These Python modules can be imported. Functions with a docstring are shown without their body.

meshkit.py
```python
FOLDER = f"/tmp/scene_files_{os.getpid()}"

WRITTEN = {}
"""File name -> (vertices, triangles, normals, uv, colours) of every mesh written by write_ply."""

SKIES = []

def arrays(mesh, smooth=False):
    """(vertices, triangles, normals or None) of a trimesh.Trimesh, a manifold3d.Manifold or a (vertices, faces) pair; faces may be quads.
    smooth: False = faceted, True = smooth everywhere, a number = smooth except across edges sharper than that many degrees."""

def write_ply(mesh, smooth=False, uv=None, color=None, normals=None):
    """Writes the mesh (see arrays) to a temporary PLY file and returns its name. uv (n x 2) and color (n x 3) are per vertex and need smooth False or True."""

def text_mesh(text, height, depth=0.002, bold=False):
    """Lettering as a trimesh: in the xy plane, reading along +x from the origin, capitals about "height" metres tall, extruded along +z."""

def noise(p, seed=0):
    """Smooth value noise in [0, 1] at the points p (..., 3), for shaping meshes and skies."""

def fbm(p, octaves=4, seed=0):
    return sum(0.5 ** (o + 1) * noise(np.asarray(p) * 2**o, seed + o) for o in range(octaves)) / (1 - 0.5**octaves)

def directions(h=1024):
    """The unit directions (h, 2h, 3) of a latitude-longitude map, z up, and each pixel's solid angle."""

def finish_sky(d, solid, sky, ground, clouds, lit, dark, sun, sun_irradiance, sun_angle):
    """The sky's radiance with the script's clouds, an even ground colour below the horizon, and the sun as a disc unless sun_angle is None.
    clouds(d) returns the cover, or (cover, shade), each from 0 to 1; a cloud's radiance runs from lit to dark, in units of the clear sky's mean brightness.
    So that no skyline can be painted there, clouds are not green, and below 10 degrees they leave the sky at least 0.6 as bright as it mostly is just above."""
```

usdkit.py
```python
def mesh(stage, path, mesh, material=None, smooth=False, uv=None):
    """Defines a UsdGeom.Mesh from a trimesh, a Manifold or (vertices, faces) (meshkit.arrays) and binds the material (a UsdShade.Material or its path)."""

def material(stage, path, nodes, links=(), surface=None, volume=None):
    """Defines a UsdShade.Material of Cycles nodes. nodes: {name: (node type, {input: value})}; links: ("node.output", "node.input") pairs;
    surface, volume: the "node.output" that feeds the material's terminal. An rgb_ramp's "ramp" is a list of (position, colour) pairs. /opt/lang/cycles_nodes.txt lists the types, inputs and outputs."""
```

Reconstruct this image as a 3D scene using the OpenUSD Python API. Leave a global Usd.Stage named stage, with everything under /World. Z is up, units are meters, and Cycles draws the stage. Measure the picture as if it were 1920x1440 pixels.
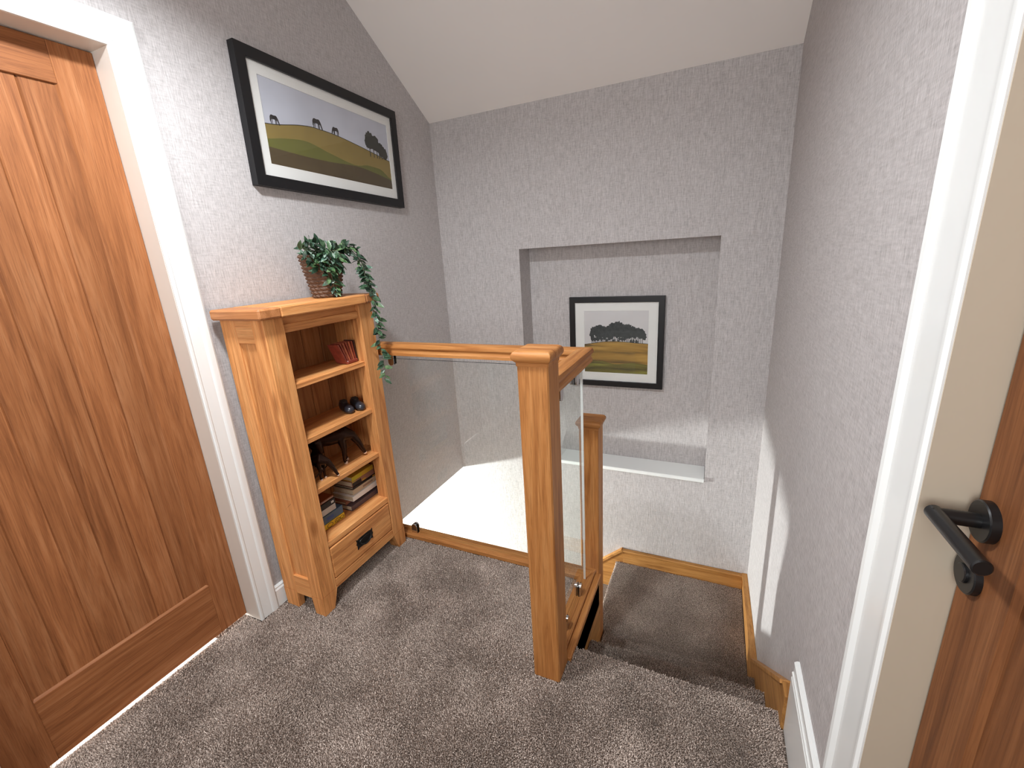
import math, random
import numpy as np
import trimesh
import manifold3d as m3
from shapely.geometry import Polygon, box as sbox
from shapely.ops import unary_union
from pxr import Usd, UsdGeom, UsdLux, UsdShade, Gf, Sdf, Vt
import usdkit, meshkit

stage = Usd.Stage.CreateInMemory()
UsdGeom.Xform.Define(stage, '/World')
UsdGeom.Scope.Define(stage, '/World/Looks')
rng = random.Random(7)
nrg = np.random.default_rng(7)

# ------------------------------------------------------------------ camera, lights, exposure
CAM = dict(x=1.612, y=0.0, z=1.3611, yaw=.4389, pitch=-.2811, roll=-.0615, f=826.17)
EXPOSURE = 0.0
cam = UsdGeom.Camera.Define(stage, '/World/Camera')
cam.CreateHorizontalApertureAttr(36.0)
cam.CreateVerticalApertureAttr(27.0)
cam.CreateFocalLengthAttr(CAM['f'] / 1920 * 36)
cam.CreateClippingRangeAttr(Gf.Vec2f(0.02, 100))
cam.CreateExposureAttr(EXPOSURE)
cy, sy = math.cos(CAM['yaw']), math.sin(CAM['yaw'])
cp, sp = math.cos(CAM['pitch']), math.sin(CAM['pitch'])
fw = np.array([-sy * cp, cy * cp, sp])
rt = np.cross(fw, [0, 0, 1]); rt /= np.linalg.norm(rt)
up = np.cross(rt, fw)
cr, sr = math.cos(CAM['roll']), math.sin(CAM['roll'])
r2, u2 = cr * rt + sr * up, -sr * rt + cr * up
cam.AddTransformOp().Set(Gf.Matrix4d(*r2, 0, *u2, 0, *(-fw), 0, CAM['x'], CAM['y'], CAM['z'], 1))

def sphere_light(name, p, r, power, col):
    l = UsdLux.SphereLight.Define(stage, '/World/' + name)
    l.CreateRadiusAttr(r); l.CreateIntensityAttr(power); l.CreateColorAttr(Gf.Vec3f(*col)); l.CreateNormalizeAttr(True)
    l.AddTranslateOp().Set(Gf.Vec3d(*p))
def rect_light(name, p, aim, w, h, power, col):
    l = UsdLux.RectLight.Define(stage, '/World/' + name)
    l.CreateWidthAttr(w); l.CreateHeightAttr(h); l.CreateIntensityAttr(power); l.CreateColorAttr(Gf.Vec3f(*col)); l.CreateNormalizeAttr(True)
    z = -np.array(aim, float); z /= np.linalg.norm(z)
    x = np.cross([0, 0, 1.0], z); x /= np.linalg.norm(x); y = np.cross(z, x)
    l.AddTransformOp().Set(Gf.Matrix4d(*x, 0, *y, 0, *z, 0, *p, 1))

def disk_light(name, p, r, power, col, up_=False):
    l = UsdLux.DiskLight.Define(stage, '/World/' + name)
    l.CreateRadiusAttr(r); l.CreateIntensityAttr(power); l.CreateColorAttr(Gf.Vec3f(*col)); l.CreateNormalizeAttr(True)
    l.AddTranslateOp().Set(Gf.Vec3d(*p))
    if up_: l.AddRotateXOp().Set(180.0)
LAMP = (.66, .62, 2.33)
disk_light('landing_lamp_light', LAMP, .10, 10.5, (.94, .985, 1.025))
rect_light('landing_window_light', (1.30, -1.315, 1.55), (0, 1, 0), 1.0, 1.0, 9.4, (.97, .99, 1.0))
HALL = (-1.3, 1.74, -.48)
sphere_light('hall_lamp_light', HALL, .05, 125.0, (.95, 1.0, .98))
rect_light('bedroom_window_light', (-1.2, .45, .36), (1, 0, -.28), .9, .6, 70.0, (1.0, 1.0, .97))

# ------------------------------------------------------------------ colour and materials
def S(r, g, b):
    f = lambda c: c / 12.92 if c <= .04045 else ((c + .055) / 1.055) ** 2.4
    return tuple(f(c / 255) for c in (r, g, b))
LOOKS = {}
def mat(name, nodes, links, surface):
    if name not in LOOKS:
        LOOKS[name] = usdkit.material(stage, '/World/Looks/' + name, nodes, links, surface=surface)
    return LOOKS[name]
def plain(name, col, rough=.5, metallic=0., bump=0., bscale=200., var=0., ior=1.5, coat=0.):
    nodes = {'p': ('principled_bsdf', {'base_color': col, 'roughness': rough, 'metallic': metallic, 'ior': ior, 'coat_weight': coat, 'coat_roughness': .15})}
    links = []
    if bump or var:
        nodes['g'] = ('geometry', {})
        nodes['n'] = ('noise_texture', {'scale': bscale, 'detail': 4.0})
        links += [('g.position', 'n.vector')]
    if bump:
        nodes['b'] = ('bump', {'strength': bump, 'distance': .002})
        links += [('n.fac', 'b.height'), ('b.normal', 'p.normal')]
    if var:
        nodes['r'] = ('rgb_ramp', {'ramp': [(.3, tuple(c * (1 - var) for c in col)), (.7, tuple(min(1, c * (1 + var)) for c in col))]})
        links += [('n.fac', 'r.fac'), ('r.color', 'p.base_color')]
    return mat(name, nodes, links, 'p.BSDF')

def wood(name, dark, mid, light, axis, variant=0, rough=.42, knots=0.0, fine=1.0):
    key = f'{name}_{axis}_{variant}'
    if key in LOOKS: return LOOKS[key]
    sc = {'x': (.06, 1, 1), 'y': (1, .06, 1), 'z': (1, 1, .06)}[axis]
    sf = {'x': (.03, 1, 1), 'y': (1, .03, 1), 'z': (1, 1, .03)}[axis]
    off = (variant * 3.17 + .3, variant * 1.93 + .7, variant * 2.71)
    tone = 1 + .07 * math.sin(variant * 2.4)
    T = lambda c: tuple(min(1, v * tone) for v in c)
    nodes = {
        'g': ('geometry', {}),
        'm1': ('mapping', {'scale': sc, 'location': off}),
        'm2': ('mapping', {'scale': sf, 'location': off}),
        'n1': ('noise_texture', {'scale': 26.0, 'detail': 5.0, 'roughness': .6, 'distortion': 1.6}),
        'n2': ('noise_texture', {'scale': 330.0 * fine, 'detail': 3.0, 'roughness': .6}),
        'n3': ('noise_texture', {'scale': 5.5, 'detail': 2.0, 'distortion': .6}),
        'r1': ('rgb_ramp', {'ramp': [(.28, T(dark)), (.5, T(mid)), (.74, T(light))]}),
        'r2': ('rgb_ramp', {'ramp': [(.36, (.62, .58, .54)), (.52, (1, 1, 1)), (.7, (1.0, 1.0, 1.0))]}),
        'r3': ('rgb_ramp', {'ramp': [(.3, (.88, .86, .84)), (.62, (1.05, 1.05, 1.05))]}),
        'x1': ('mix', {'mix_type': 'multiply', 'fac': .55}),
        'x2': ('mix', {'mix_type': 'multiply', 'fac': .8}),
        'b': ('bump', {'strength': .12, 'distance': .0012}),
        'p': ('principled_bsdf', {'roughness': rough + .14, 'ior': 1.34}),
    }
    links = [('g.position', 'm1.vector'), ('g.position', 'm2.vector'), ('m1.vector', 'n1.vector'), ('m2.vector', 'n2.vector'), ('m1.vector', 'n3.vector'),
             ('n1.fac', 'r1.fac'), ('n2.fac', 'r2.fac'), ('n3.fac', 'r3.fac'), ('r1.color', 'x1.color1'), ('r2.color', 'x1.color2'),
             ('x1.color', 'x2.color1'), ('r3.color', 'x2.color2'), ('x2.color', 'p.base_color'), ('n2.fac', 'b.height'), ('b.normal', 'p.normal')]
    if knots:
        nodes['mk'] = ('mapping', {'scale': {'x': (3.2, 9, 9), 'y': (9, 3.2, 9), 'z': (9, 9, 3.2)}[axis], 'location': off})
        nodes['vk'] = ('voronoi_texture', {'scale': 1.0, 'randomness': 1.0})
        nodes['nk'] = ('noise_texture', {'scale': 9.0, 'detail': 2.0})
        nodes['ak'] = ('math', {'math_type': 'multiply_add', 'value2': .22})
        nodes['rk'] = ('rgb_ramp', {'ramp': [(.0, (.40, .30, .22)), (.17, (.55, .45, .36)), (.24, (1, 1, 1))]})
        nodes['x3'] = ('mix', {'mix_type': 'multiply', 'fac': knots})
        links = [l for l in links if l != ('x2.color', 'p.base_color')]
        links += [('g.position', 'mk.vector'), ('mk.vector', 'vk.vector'), ('m1.vector', 'nk.vector'), ('nk.fac', 'ak.value1'), ('vk.distance', 'ak.value3'),
                  ('ak.value', 'rk.fac'), ('x2.color', 'x3.color1'), ('rk.color', 'x3.color2'), ('x3.color', 'p.base_color')]
        nodes['rk'][1]['ramp'] = [(.10, (.36, .27, .20)), (.20, (.58, .48, .40)), (.29, (1, 1, 1))]
    return mat(key, nodes, links, 'p.BSDF')

def bookoak(axis, v=0, k=0.): return wood('rustic_oak' + ('_knotty' if k else ''), S(176, 110, 62), S(217, 150, 90), S(234, 174, 114), axis, v, .4, knots=k)
def railoak(axis, v=0): return wood('rail_oak', S(150, 92, 46), S(182, 122, 67), S(200, 144, 88), axis, v, .38)
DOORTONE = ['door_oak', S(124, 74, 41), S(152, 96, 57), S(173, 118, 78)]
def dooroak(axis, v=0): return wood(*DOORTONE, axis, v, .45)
def skirtoak(axis, v=0): return wood('skirting_oak', S(146, 96, 48), S(182, 129, 70), S(202, 150, 88), axis, v, .4)
def backoak(axis, v=0): return wood('back_oak', S(142, 92, 54), S(172, 118, 72), S(188, 134, 86), axis, v, .5)

WP = S(187, 182, 181); WPD = S(158, 153, 151); WPL = S(208, 203, 202)
def wallpaper():
    nodes = {
        'g': ('geometry', {}),
        'm1': ('mapping', {'scale': (230, 230, 26)}), 'm2': ('mapping', {'scale': (30, 30, 210)}), 'm3': ('mapping', {'scale': (420, 420, 90)}),
        'n1': ('noise_texture', {'scale': 1.0, 'detail': 2.0, 'roughness': .6}),
        'n2': ('noise_texture', {'scale': 1.0, 'detail': 1.0, 'roughness': .6}),
        'n3': ('noise_texture', {'scale': 1.0, 'detail': 1.0}),
        'a1': ('math', {'math_type': 'multiply_add', 'value2': .55}),
        'a0': ('math', {'math_type': 'multiply', 'value2': .30}),
        'a2': ('math', {'math_type': 'multiply_add', 'value2': .25}),
        'r': ('rgb_ramp', {'ramp': [(.32, WPD), (.53, WP), (.74, WPL)]}),
        'b': ('bump', {'strength': .40, 'distance': .002}),
        'p': ('principled_bsdf', {'roughness': .72, 'ior': 1.4}),
    }
    links = [('g.position', 'm1.vector'), ('g.position', 'm2.vector'), ('g.position', 'm3.vector'),
             ('m1.vector', 'n1.vector'), ('m2.vector', 'n2.vector'), ('m3.vector', 'n3.vector'),
             ('n2.fac', 'a0.value1'), ('n1.fac', 'a1.value1'), ('a0.value', 'a1.value3'), ('n3.fac', 'a2.value1'), ('a1.value', 'a2.value3'),
             ('a2.value', 'r.fac'), ('r.color', 'p.base_color'), ('n1.fac', 'b.height'), ('b.normal', 'p.normal')]
    return mat('linen_wallpaper', nodes, links, 'p.BSDF')
WALLPAPER = wallpaper()
CEIL = plain('ceiling_paint', S(240, 235, 231), .8)
WHITE = plain('white_gloss', S(236, 238, 236), .22, bump=.04, bscale=30.)
CREAM = plain('cream_gloss', S(192, 179, 160), .28, bump=.06, bscale=24.)
GREYWALL = plain('hall_paint', S(222, 222, 218), .7)
BLACKIRON = plain('black_iron', S(22, 22, 23), .35, metallic=.3)
BLACKMATT = plain('black_handle', S(20, 20, 21), .34)
STEEL = plain('polished_steel', (.62, .60, .60), .18, metallic=1.)
FRAMEBLACK = plain('black_frame', S(13, 13, 16), .45, bump=.15, bscale=150.)
MOUNT = plain('picture_mount', S(236, 236, 232), .7)
BRONZE = plain('dark_bronze', S(52, 34, 26), .24, metallic=.75)
BRONZE2 = plain('bright_bronze', S(232, 205, 184), .3, metallic=.25)
DARKGAP = plain('dark_gap', S(30, 20, 14), .8)

def carpet_mat(name, lo, mid, hi, scale):
    nodes = {'g': ('geometry', {}), 'n': ('noise_texture', {'scale': scale, 'detail': 2.0, 'roughness': .7}), 'w': ('noise_texture', {'scale': 5.0, 'detail': 1.0}),
             'r': ('rgb_ramp', {'ramp': [(.3, lo), (.5, mid), (.68, hi)]}),
             'r2': ('rgb_ramp', {'ramp': [(.35, (.9, .89, .88)), (.65, (1.05, 1.05, 1.05))]}),
             'x': ('mix', {'mix_type': 'multiply', 'fac': 1.0}), 'p': ('principled_bsdf', {'roughness': .9, 'ior': 1.3, 'sheen_weight': .15})}
    links = [('g.position', 'n.vector'), ('g.position', 'w.vector'), ('n.fac', 'r.fac'), ('w.fac', 'r2.fac'), ('r.color', 'x.color1'), ('r2.color', 'x.color2'), ('x.color', 'p.base_color')]
    return mat(name, nodes, links, 'p.BSDF')
PILE = carpet_mat('carpet_yarn', S(92, 79, 70), S(182, 164, 152), S(246, 232, 220), 230.)
BACKING = carpet_mat('carpet_backing', S(80, 68, 60), S(120, 106, 96), S(156, 140, 128), 300.)

def glass(name, ior, tint):
    nodes = {'f': ('fresnel', {'IOR': ior}), 't': ('transparent_bsdf', {'color': tint}), 'gl': ('glossy_bsdf', {'color': (.95, .97, .96), 'roughness': .0}),
             'g': ('geometry', {}), 'i': ('math', {'math_type': 'subtract', 'value1': 1.0}), 'm': ('math', {'math_type': 'multiply'}), 'x': ('mix_closure', {})}
    links = [('g.backfacing', 'i.value2'), ('i.value', 'm.value1'), ('f.fac', 'm.value2'), ('m.value', 'x.fac'), ('t.BSDF', 'x.closure1'), ('gl.BSDF', 'x.closure2')]
    return mat(name, nodes, links, 'x.closure')
GLASS = glass('balustrade_glass', 1.55, (.975, .99, .982))
PICGLASS = glass('picture_glass', 1.45, (.99, .99, .99))
GLASSEDGE = plain('glass_edge', S(60, 72, 70), .1)
GLASSEDGE2 = plain('glass_edge_bright', S(244, 250, 248), .1)

# ------------------------------------------------------------------ mesh helpers
def cat(*ms): return trimesh.util.concatenate([m for m in ms if m is not None])
def T(v, f): return trimesh.Trimesh(np.asarray(v, float), np.asarray(f, int), process=False)
def hullv(pts):
    return trimesh.convex.convex_hull(np.asarray(pts, float))
def cbox(x0, x1, y0, y1, z0, z1, c=.002):
    if not c:
        b = trimesh.creation.box([x1 - x0, y1 - y0, z1 - z0]); b.apply_translation([(x0 + x1) / 2, (y0 + y1) / 2, (z0 + z1) / 2]); return b
    c = min(c, (x1 - x0) / 2.2, (y1 - y0) / 2.2, (z1 - z0) / 2.2)
    pts = []
    for X, sx in ((x0, 1), (x1, -1)):
        for Y, s_y in ((y0, 1), (y1, -1)):
            for Z, sz in ((z0, 1), (z1, -1)):
                pts += [(X + sx * c, Y + s_y * c, Z), (X + sx * c, Y, Z + sz * c), (X, Y + s_y * c, Z + sz * c)]
    return hullv(pts)
def extrude(poly, a0, a1, axis):
    """Extrudes a shapely polygon. axis 'x': polygon in (y,z); 'y': (x,z); 'z': (x,y)."""
    ms = []
    for g in getattr(poly, 'geoms', [poly]):
        m = trimesh.creation.extrude_polygon(g, a1 - a0, engine='earcut')
        v = m.vertices.copy(); u, w, d = v[:, 0], v[:, 1], v[:, 2] + a0
        V = {'x': np.stack([d, u, w], 1), 'y': np.stack([u, d, w], 1), 'z': np.stack([u, w, d], 1)}[axis]
        f = m.faces if axis != 'y' else m.faces[:, ::-1]
        ms.append(trimesh.Trimesh(V, f, process=False))
    return cat(*ms)
def loft(rings, cap=True, close=True):
    R = np.asarray(rings, float); n, k = R.shape[:2]
    v = R.reshape(-1, 3); f = []
    for i in range(n - 1):
        for j in range(k if close else k - 1):
            a, b = i * k + j, i * k + (j + 1) % k
            f += [(a, b, b + k), (a, b + k, a + k)]
    v = list(map(tuple, v))
    if cap:
        for base, flip in ((0, True), ((n - 1) * k, False)):
            c = len(v); v.append(tuple(np.mean(v[base:base + k], 0)))
            for j in range(k):
                a, b = base + j, base + (j + 1) % k
                f.append((c, b, a) if flip else (c, a, b))
    m = T(v, f)
    trimesh.repair.fix_normals(m)
    return m
def tube(path, r, n=10):
    P = np.asarray(path, float); t = np.gradient(P, axis=0); t /= np.linalg.norm(t, axis=1, keepdims=True) + 1e-12
    ref = np.array([0, 0, 1.0]) if abs(t[0][2]) < .9 else np.array([1.0, 0, 0])
    a = np.cross(t, ref); a /= np.linalg.norm(a, axis=1, keepdims=True) + 1e-12
    b = np.cross(t, a); ang = np.arange(n) * 2 * math.pi / n
    rr = np.broadcast_to(r, (len(P),))
    return loft([P[i] + rr[i] * (np.cos(ang)[:, None] * a[i] + np.sin(ang)[:, None] * b[i]) for i in range(len(P))])
def cyl(p0, p1, r, n=20, bev=.0015):
    p0, p1 = np.array(p0, float), np.array(p1, float); d = p1 - p0; L = np.linalg.norm(d); d /= L
    return tube([p0, p0 + d * bev, p0 + d * (L - bev), p1], [r - bev, r, r, r - bev], n)
def lathe(prof, center, n=32, axis='z'):
    rings = []
    for r, h in prof:
        ang = np.arange(n) * 2 * math.pi / n
        p = np.stack([r * np.cos(ang), r * np.sin(ang), np.full(n, h)], 1)
        rings.append(p)
    m = loft(rings)
    if axis == 'x': m.vertices = m.vertices[:, [2, 0, 1]]
    m.apply_translation(center)
    trimesh.repair.fix_normals(m)
    return m
def bones(joints, links, refine=.006, smooth=8):
    """one smooth body from joints {name: (p, r)} and links"""
    parts = []
    for a, b in links:
        pts = []
        for k in (a, b):
            p, r = joints[k]
            s = trimesh.creation.icosphere(2, r); pts.append(s.vertices + np.array(p))
        parts.append(m3.Manifold.hull_points(np.vstack(pts).astype(np.float32)))
    M = m3.Manifold.batch_boolean(parts, m3.OpType.Add).refine_to_length(refine)
    me = M.to_mesh(); t = trimesh.Trimesh(np.array(me.vert_properties[:, :3]), np.array(me.tri_verts), process=True)
    trimesh.smoothing.filter_taubin(t, iterations=smooth)
    return t

# ------------------------------------------------------------------ scene helpers
USED = {}
def numbered(parent, name):
    k = (parent, name); i = USED.get(k, 0); USED[k] = i + 1
    return f'{parent}/{name}' + (f'_{i:03d}' if i else '')
LOC = {}
def keys(prim, **kw):
    for k, v in kw.items():
        if v: prim.SetCustomDataByKey(k, v)
def thing(name, loc, label=None, cat_=None, group=None, kind=None):
    p = numbered('/World', name); x = UsdGeom.Xform.Define(stage, p); x.AddTranslateOp().Set(Gf.Vec3d(*loc))
    LOC[p] = np.array(loc, float)
    keys(x.GetPrim(), label=label, category=cat_, group=group, kind=kind)
    return p
def part(parent, name, mesh, material, smooth=30, label=None, kind=None):
    p = numbered(parent, name); off = LOC[parent]; LOC[p] = off
    m = mesh.copy(); m.apply_translation(-off)
    u = usdkit.mesh(stage, p, m, material, smooth=smooth)
    keys(u.GetPrim(), label=label, kind=kind)
    return p
def single(name, mesh, material, label=None, cat_=None, group=None, kind=None, smooth=30):
    p = numbered('/World', name); LOC[p] = np.zeros(3)
    u = usdkit.mesh(stage, p, mesh, material, smooth=smooth)
    keys(u.GetPrim(), label=label, category=cat_, group=group, kind=kind)
    return p

# ------------------------------------------------------------------ dimensions
XR, YB = 1.883, 2.503
ZC, SL = 2.1475, .6365                       # slope of the ceiling at the back wall
ZF = 2.55
YS = YB - (ZF - ZC) / SL
YF = -1.35                                   # wall behind the camera
DZ = 2.0                                     # door head
BZ = -2.6                                    # floor of the hall downstairs
N1, G0 = 1.218, .236                         # first nosing, going
EX = 1.222                                   # side of the stairwell
EY = 1.605                                   # back edge of the landing

# ------------------------------------------------------------------ setting: shell
single('wall_left', extrude(Polygon([(YF, -.1), (.160, -.1), (.160, 2.016), (.891, 2.016), (.891, -.1), (YB + .1, -.1), (YB + .1, 2.75), (YF, 2.75)]), -.1, 0, 'x'), WALLPAPER, 'grey linen wallpaper wall with the oak door, picture and bookcase', kind='structure')
NX0, NX1, NZ0, NZ1, ND = .536, 1.619, .062, 1.40, .16
hole = Polygon([(-3.2, BZ), (XR + .14, BZ), (XR + .14, 2.4), (-3.2, 2.4)], [[(NX0, NZ0), (NX1, NZ0), (NX1, NZ1), (NX0, NZ1)]])
single('wall_back', cat(extrude(hole, YB, YB + ND, 'y'), cbox(NX0 - .1, NX1 + .1, YB + ND, YB + ND + .05, NZ0 - .1, NZ1 + .1, 0)), WALLPAPER, 'grey linen wallpaper wall with the recessed niche above the stairs', kind='structure')
DR0, DR1 = -.075, .690                        # right doorway
single('wall_right', extrude(Polygon([(YF, BZ), (YB + .1, BZ), (YB + .1, 2.75), (YF, 2.75)], [[(DR0, 0.0), (DR1, 0.0), (DR1, DZ + .01), (DR0, DZ + .01)]]), XR, XR + .12, 'x'), WALLPAPER, 'grey linen wallpaper wall right of the stairs', kind='structure')
single('wall_front', cbox(-.1, XR + .1, YF - .1, YF, -.1, 2.75, 0), WALLPAPER, 'wallpapered wall behind the camera', kind='structure')
single('ceiling', extrude(Polygon([(YF - .1, ZF), (YS, ZF), (YB, ZC), (YB + .3, ZC - .3 * SL), (YB + .3, 2.85), (YF - .1, 2.85)]), -.1, XR + .12, 'x'), CEIL, 'white sloping ceiling above the stairwell', kind='structure')
# landing slab with a rounded nosing at the stairs
ZT = -.006
nose = [(YF, -.16), (N1 - .05, -.16), (N1 - .02, -.045), (N1 - .006, -.034), (N1 - .001, -.02), (N1 - .004, -.011), (N1 - .014, ZT), (YF, ZT)]
slab = cat(extrude(Polygon(nose), EX - .001, XR, 'x'), cbox(0, EX, YF, EY, -.16, ZT, 0), cbox(-.1, 0, .16, .891, -.1, ZT, 0))
single('floor', slab, BACKING, 'landing floor under the brown carpet', kind='structure', smooth=False)
single('floor_bedroom', cbox(-3.1, -.1, -.6, 1.7, -.1, -.002, 0), GREYWALL, 'pale floor of the room behind the left door', kind='structure')
single('wall_bedroom', cat(cbox(-1.6, -1.5, -.6, 1.7, -.002, 2.4, 0), cbox(-1.5, -.1, -.6, -.5, -.002, 2.4, 0), cbox(-1.5, -.1, 1.6, 1.7, -.002, 2.4, 0), cbox(-1.6, -.1, -.6, 1.7, 2.4, 2.5, 0)), GREYWALL, 'plain walls of the room behind the left door', kind='structure')
t = thing('window_1', (1.30, YF, 1.0), 'white framed landing window behind the camera', kind='structure')
for a in ((.74, .80, .99, 2.11), (1.80, 1.86, .99, 2.11), (.80, 1.80, .99, 1.05), (.80, 1.80, 2.05, 2.11)):
    part(t, 'window_frame', cbox(a[0], a[1], YF, YF + .05, a[2], a[3], .004), WHITE)
part(t, 'window_sill', cbox(.70, 1.88, YF, YF + .09, .96, .99, .004), WHITE)
# hall downstairs
single('floor_hall', cbox(-3.2, XR, -1.0, YB, BZ - .1, BZ, 0), BACKING, 'carpeted hall floor downstairs', kind='structure')
single('wall_hall', cat(cbox(-3.2, -3.1, -1.0, YB, BZ, -.1, 0), cbox(-3.2, XR, -1.1, -1.0, BZ, -.1, 0), cbox(-3.1, -.1, 1.7, YB, -.1, -.02, 0)), GREYWALL, 'pale walls and ceiling of the hall downstairs', kind='structure')
t = thing('hall_pendant', (HALL[0], HALL[1], -.1), 'glass globe pendant lighting the downstairs hall', 'pendant lamp')
part(t, 'ceiling_rose', lathe([(.001, -.1), (.05, -.1), (.05, -.112), (.02, -.13), (.001, -.13)], (HALL[0], HALL[1], 0), 24), WHITE)
part(t, 'flex', cyl((HALL[0], HALL[1], -.128), (HALL[0], HALL[1], HALL[2] + .10), .004, 8), WHITE)
part(t, 'lamp_holder', cyl((HALL[0], HALL[1], HALL[2] + .10), (HALL[0], HALL[1], HALL[2] + .055), .018, 16), WHITE)
# plasterboard under the landing edge and beside the first flight
single('trim_1', cbox(EX - .03, EX, N1 - .03, EY + .02, -.45, -.012, .002), skirtoak('y', 1), 'dark oak side of the landing beside the first steps', kind='structure')

# ------------------------------------------------------------------ stairs
st = thing('staircase', (1.55, N1, -.6), 'brown carpeted staircase dropping from the landing and turning left at the quarter landing', 'staircase')
def step_profile(y0, z, depth, y1=None):
    return Polygon([(y0 - .05, z - .25), (y0 + depth - .03, z - .25), (y0 + depth - .025, z - .05), (y0 + depth - .006, z - .034), (y0 + depth, z - .02), (y0 + depth - .004, z - .010), (y0 + depth - .014, z - .006), (y0 - .05, z - .006)])
STEPS = []
for i in (1, 2):
    part(st, 'step', extrude(step_profile(N1 + G0 * (i - 1), -.2 * i, G0), EX, XR - .004, 'x'), BACKING, False)
    STEPS.append((EX, XR - .02, N1 + G0 * (i - 1) - .03, N1 + G0 * i, -.2 * i))
QX = 1.122
yq = N1 + 2 * G0
qp = [(QX + .03, -.78), (QX + .026, -.65), (QX + .006, -.634), (QX, -.62), (QX + .004, -.61), (QX + .014, -.606), (XR - .004, -.606), (XR - .004, -.78)]
qp2 = [(1.176, -.78), (1.176, -.606), (XR - .004, -.606), (XR - .004, -.78)]
part(st, 'quarter_landing', cat(extrude(Polygon(qp), 1.904, YB - .004, 'y'), extrude(Polygon(qp2), yq - .05, 1.904, 'y')), BACKING, False)
for k in range(1, 10):
    x = QX - .235 * k; z = -.6 - .2 * k
    pr = [(x + .03, z - .25), (x + .026, z - .05), (x + .006, z - .034), (x, z - .02), (x + .004, z - .01), (x + .014, z - .006), (x + .29, z - .006), (x + .29, z - .25)]
    part(st, 'step', extrude(Polygon(pr), 1.904, YB - .004, 'y'), BACKING, False)
# oak strings and skirtings of the stairs
sw = .022
tz = lambda y: .11 - (y - N1) * .905
sp_ = Polygon([(N1 - .03, -.004), (N1 - .06, -.004), (N1 - .06, .118), (N1 - .01, .118), (1.815, -.436), (YB - .002, -.508), (YB - .002, -.70), (1.70, -.70), (N1 - .03, -.18)])
sr_ = part(st, 'wall_string', extrude(sp_, XR - sw, XR - .001, 'x'), skirtoak('y', 2), label='golden oak string board along the right wall')
def capstrip(pts, t=.012, over=.006):
    ms = []
    for (ya, za), (yb, zb) in zip(pts[:-1], pts[1:]):
        d = np.array([yb - ya, zb - za]); d /= np.linalg.norm(d); n = np.array([-d[1], d[0]])
        if n[1] < 0: n = -n
        q = [(ya, za), (yb, zb), (yb + n[0] * t, zb + n[1] * t), (ya + n[0] * t, za + n[1] * t)]
        ms.append(extrude(Polygon(q), XR - sw - over, XR - .001, 'x'))
    return cat(*ms)
part(sr_, 'string_capping', capstrip([(N1 - .01, .110), (1.815, -.444), (YB - .003, -.516)]), skirtoak('y', 3))
bs = part(st, 'back_skirting', cbox(1.165, XR - sw, YB - .022, YB - .001, -.70, -.520, .003), skirtoak('x', 4), label='golden oak skirting along the back wall')
part(bs, 'skirting_capping', cbox(1.160, XR - .003, YB - .030, YB - .001, -.520, -.506, .004), skirtoak('x', 5))
s2 = Polygon([(1.168, -.506), (1.168, -.75), (-.95, -2.62), (-1.1, -2.6), (-1.1, -2.44), (-.99, -2.36)])
ws = part(st, 'wall_string', extrude(s2, YB - .022, YB - .001, 'y'), skirtoak('x', 1), label='golden oak string descending along the back wall')
q0, q1 = np.array([1.168, -.512]), np.array([-.99, -2.366]); dd = (q1 - q0) / np.linalg.norm(q1 - q0); nn = np.array([dd[1], -dd[0]]); nn = nn if nn[1] > 0 else -nn
part(ws, 'string_capping', extrude(Polygon([q0, q1, q1 + nn * .014, q0 + nn * .014]), YB - .030, YB - .001, 'y'), skirtoak('x', 6))
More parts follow.
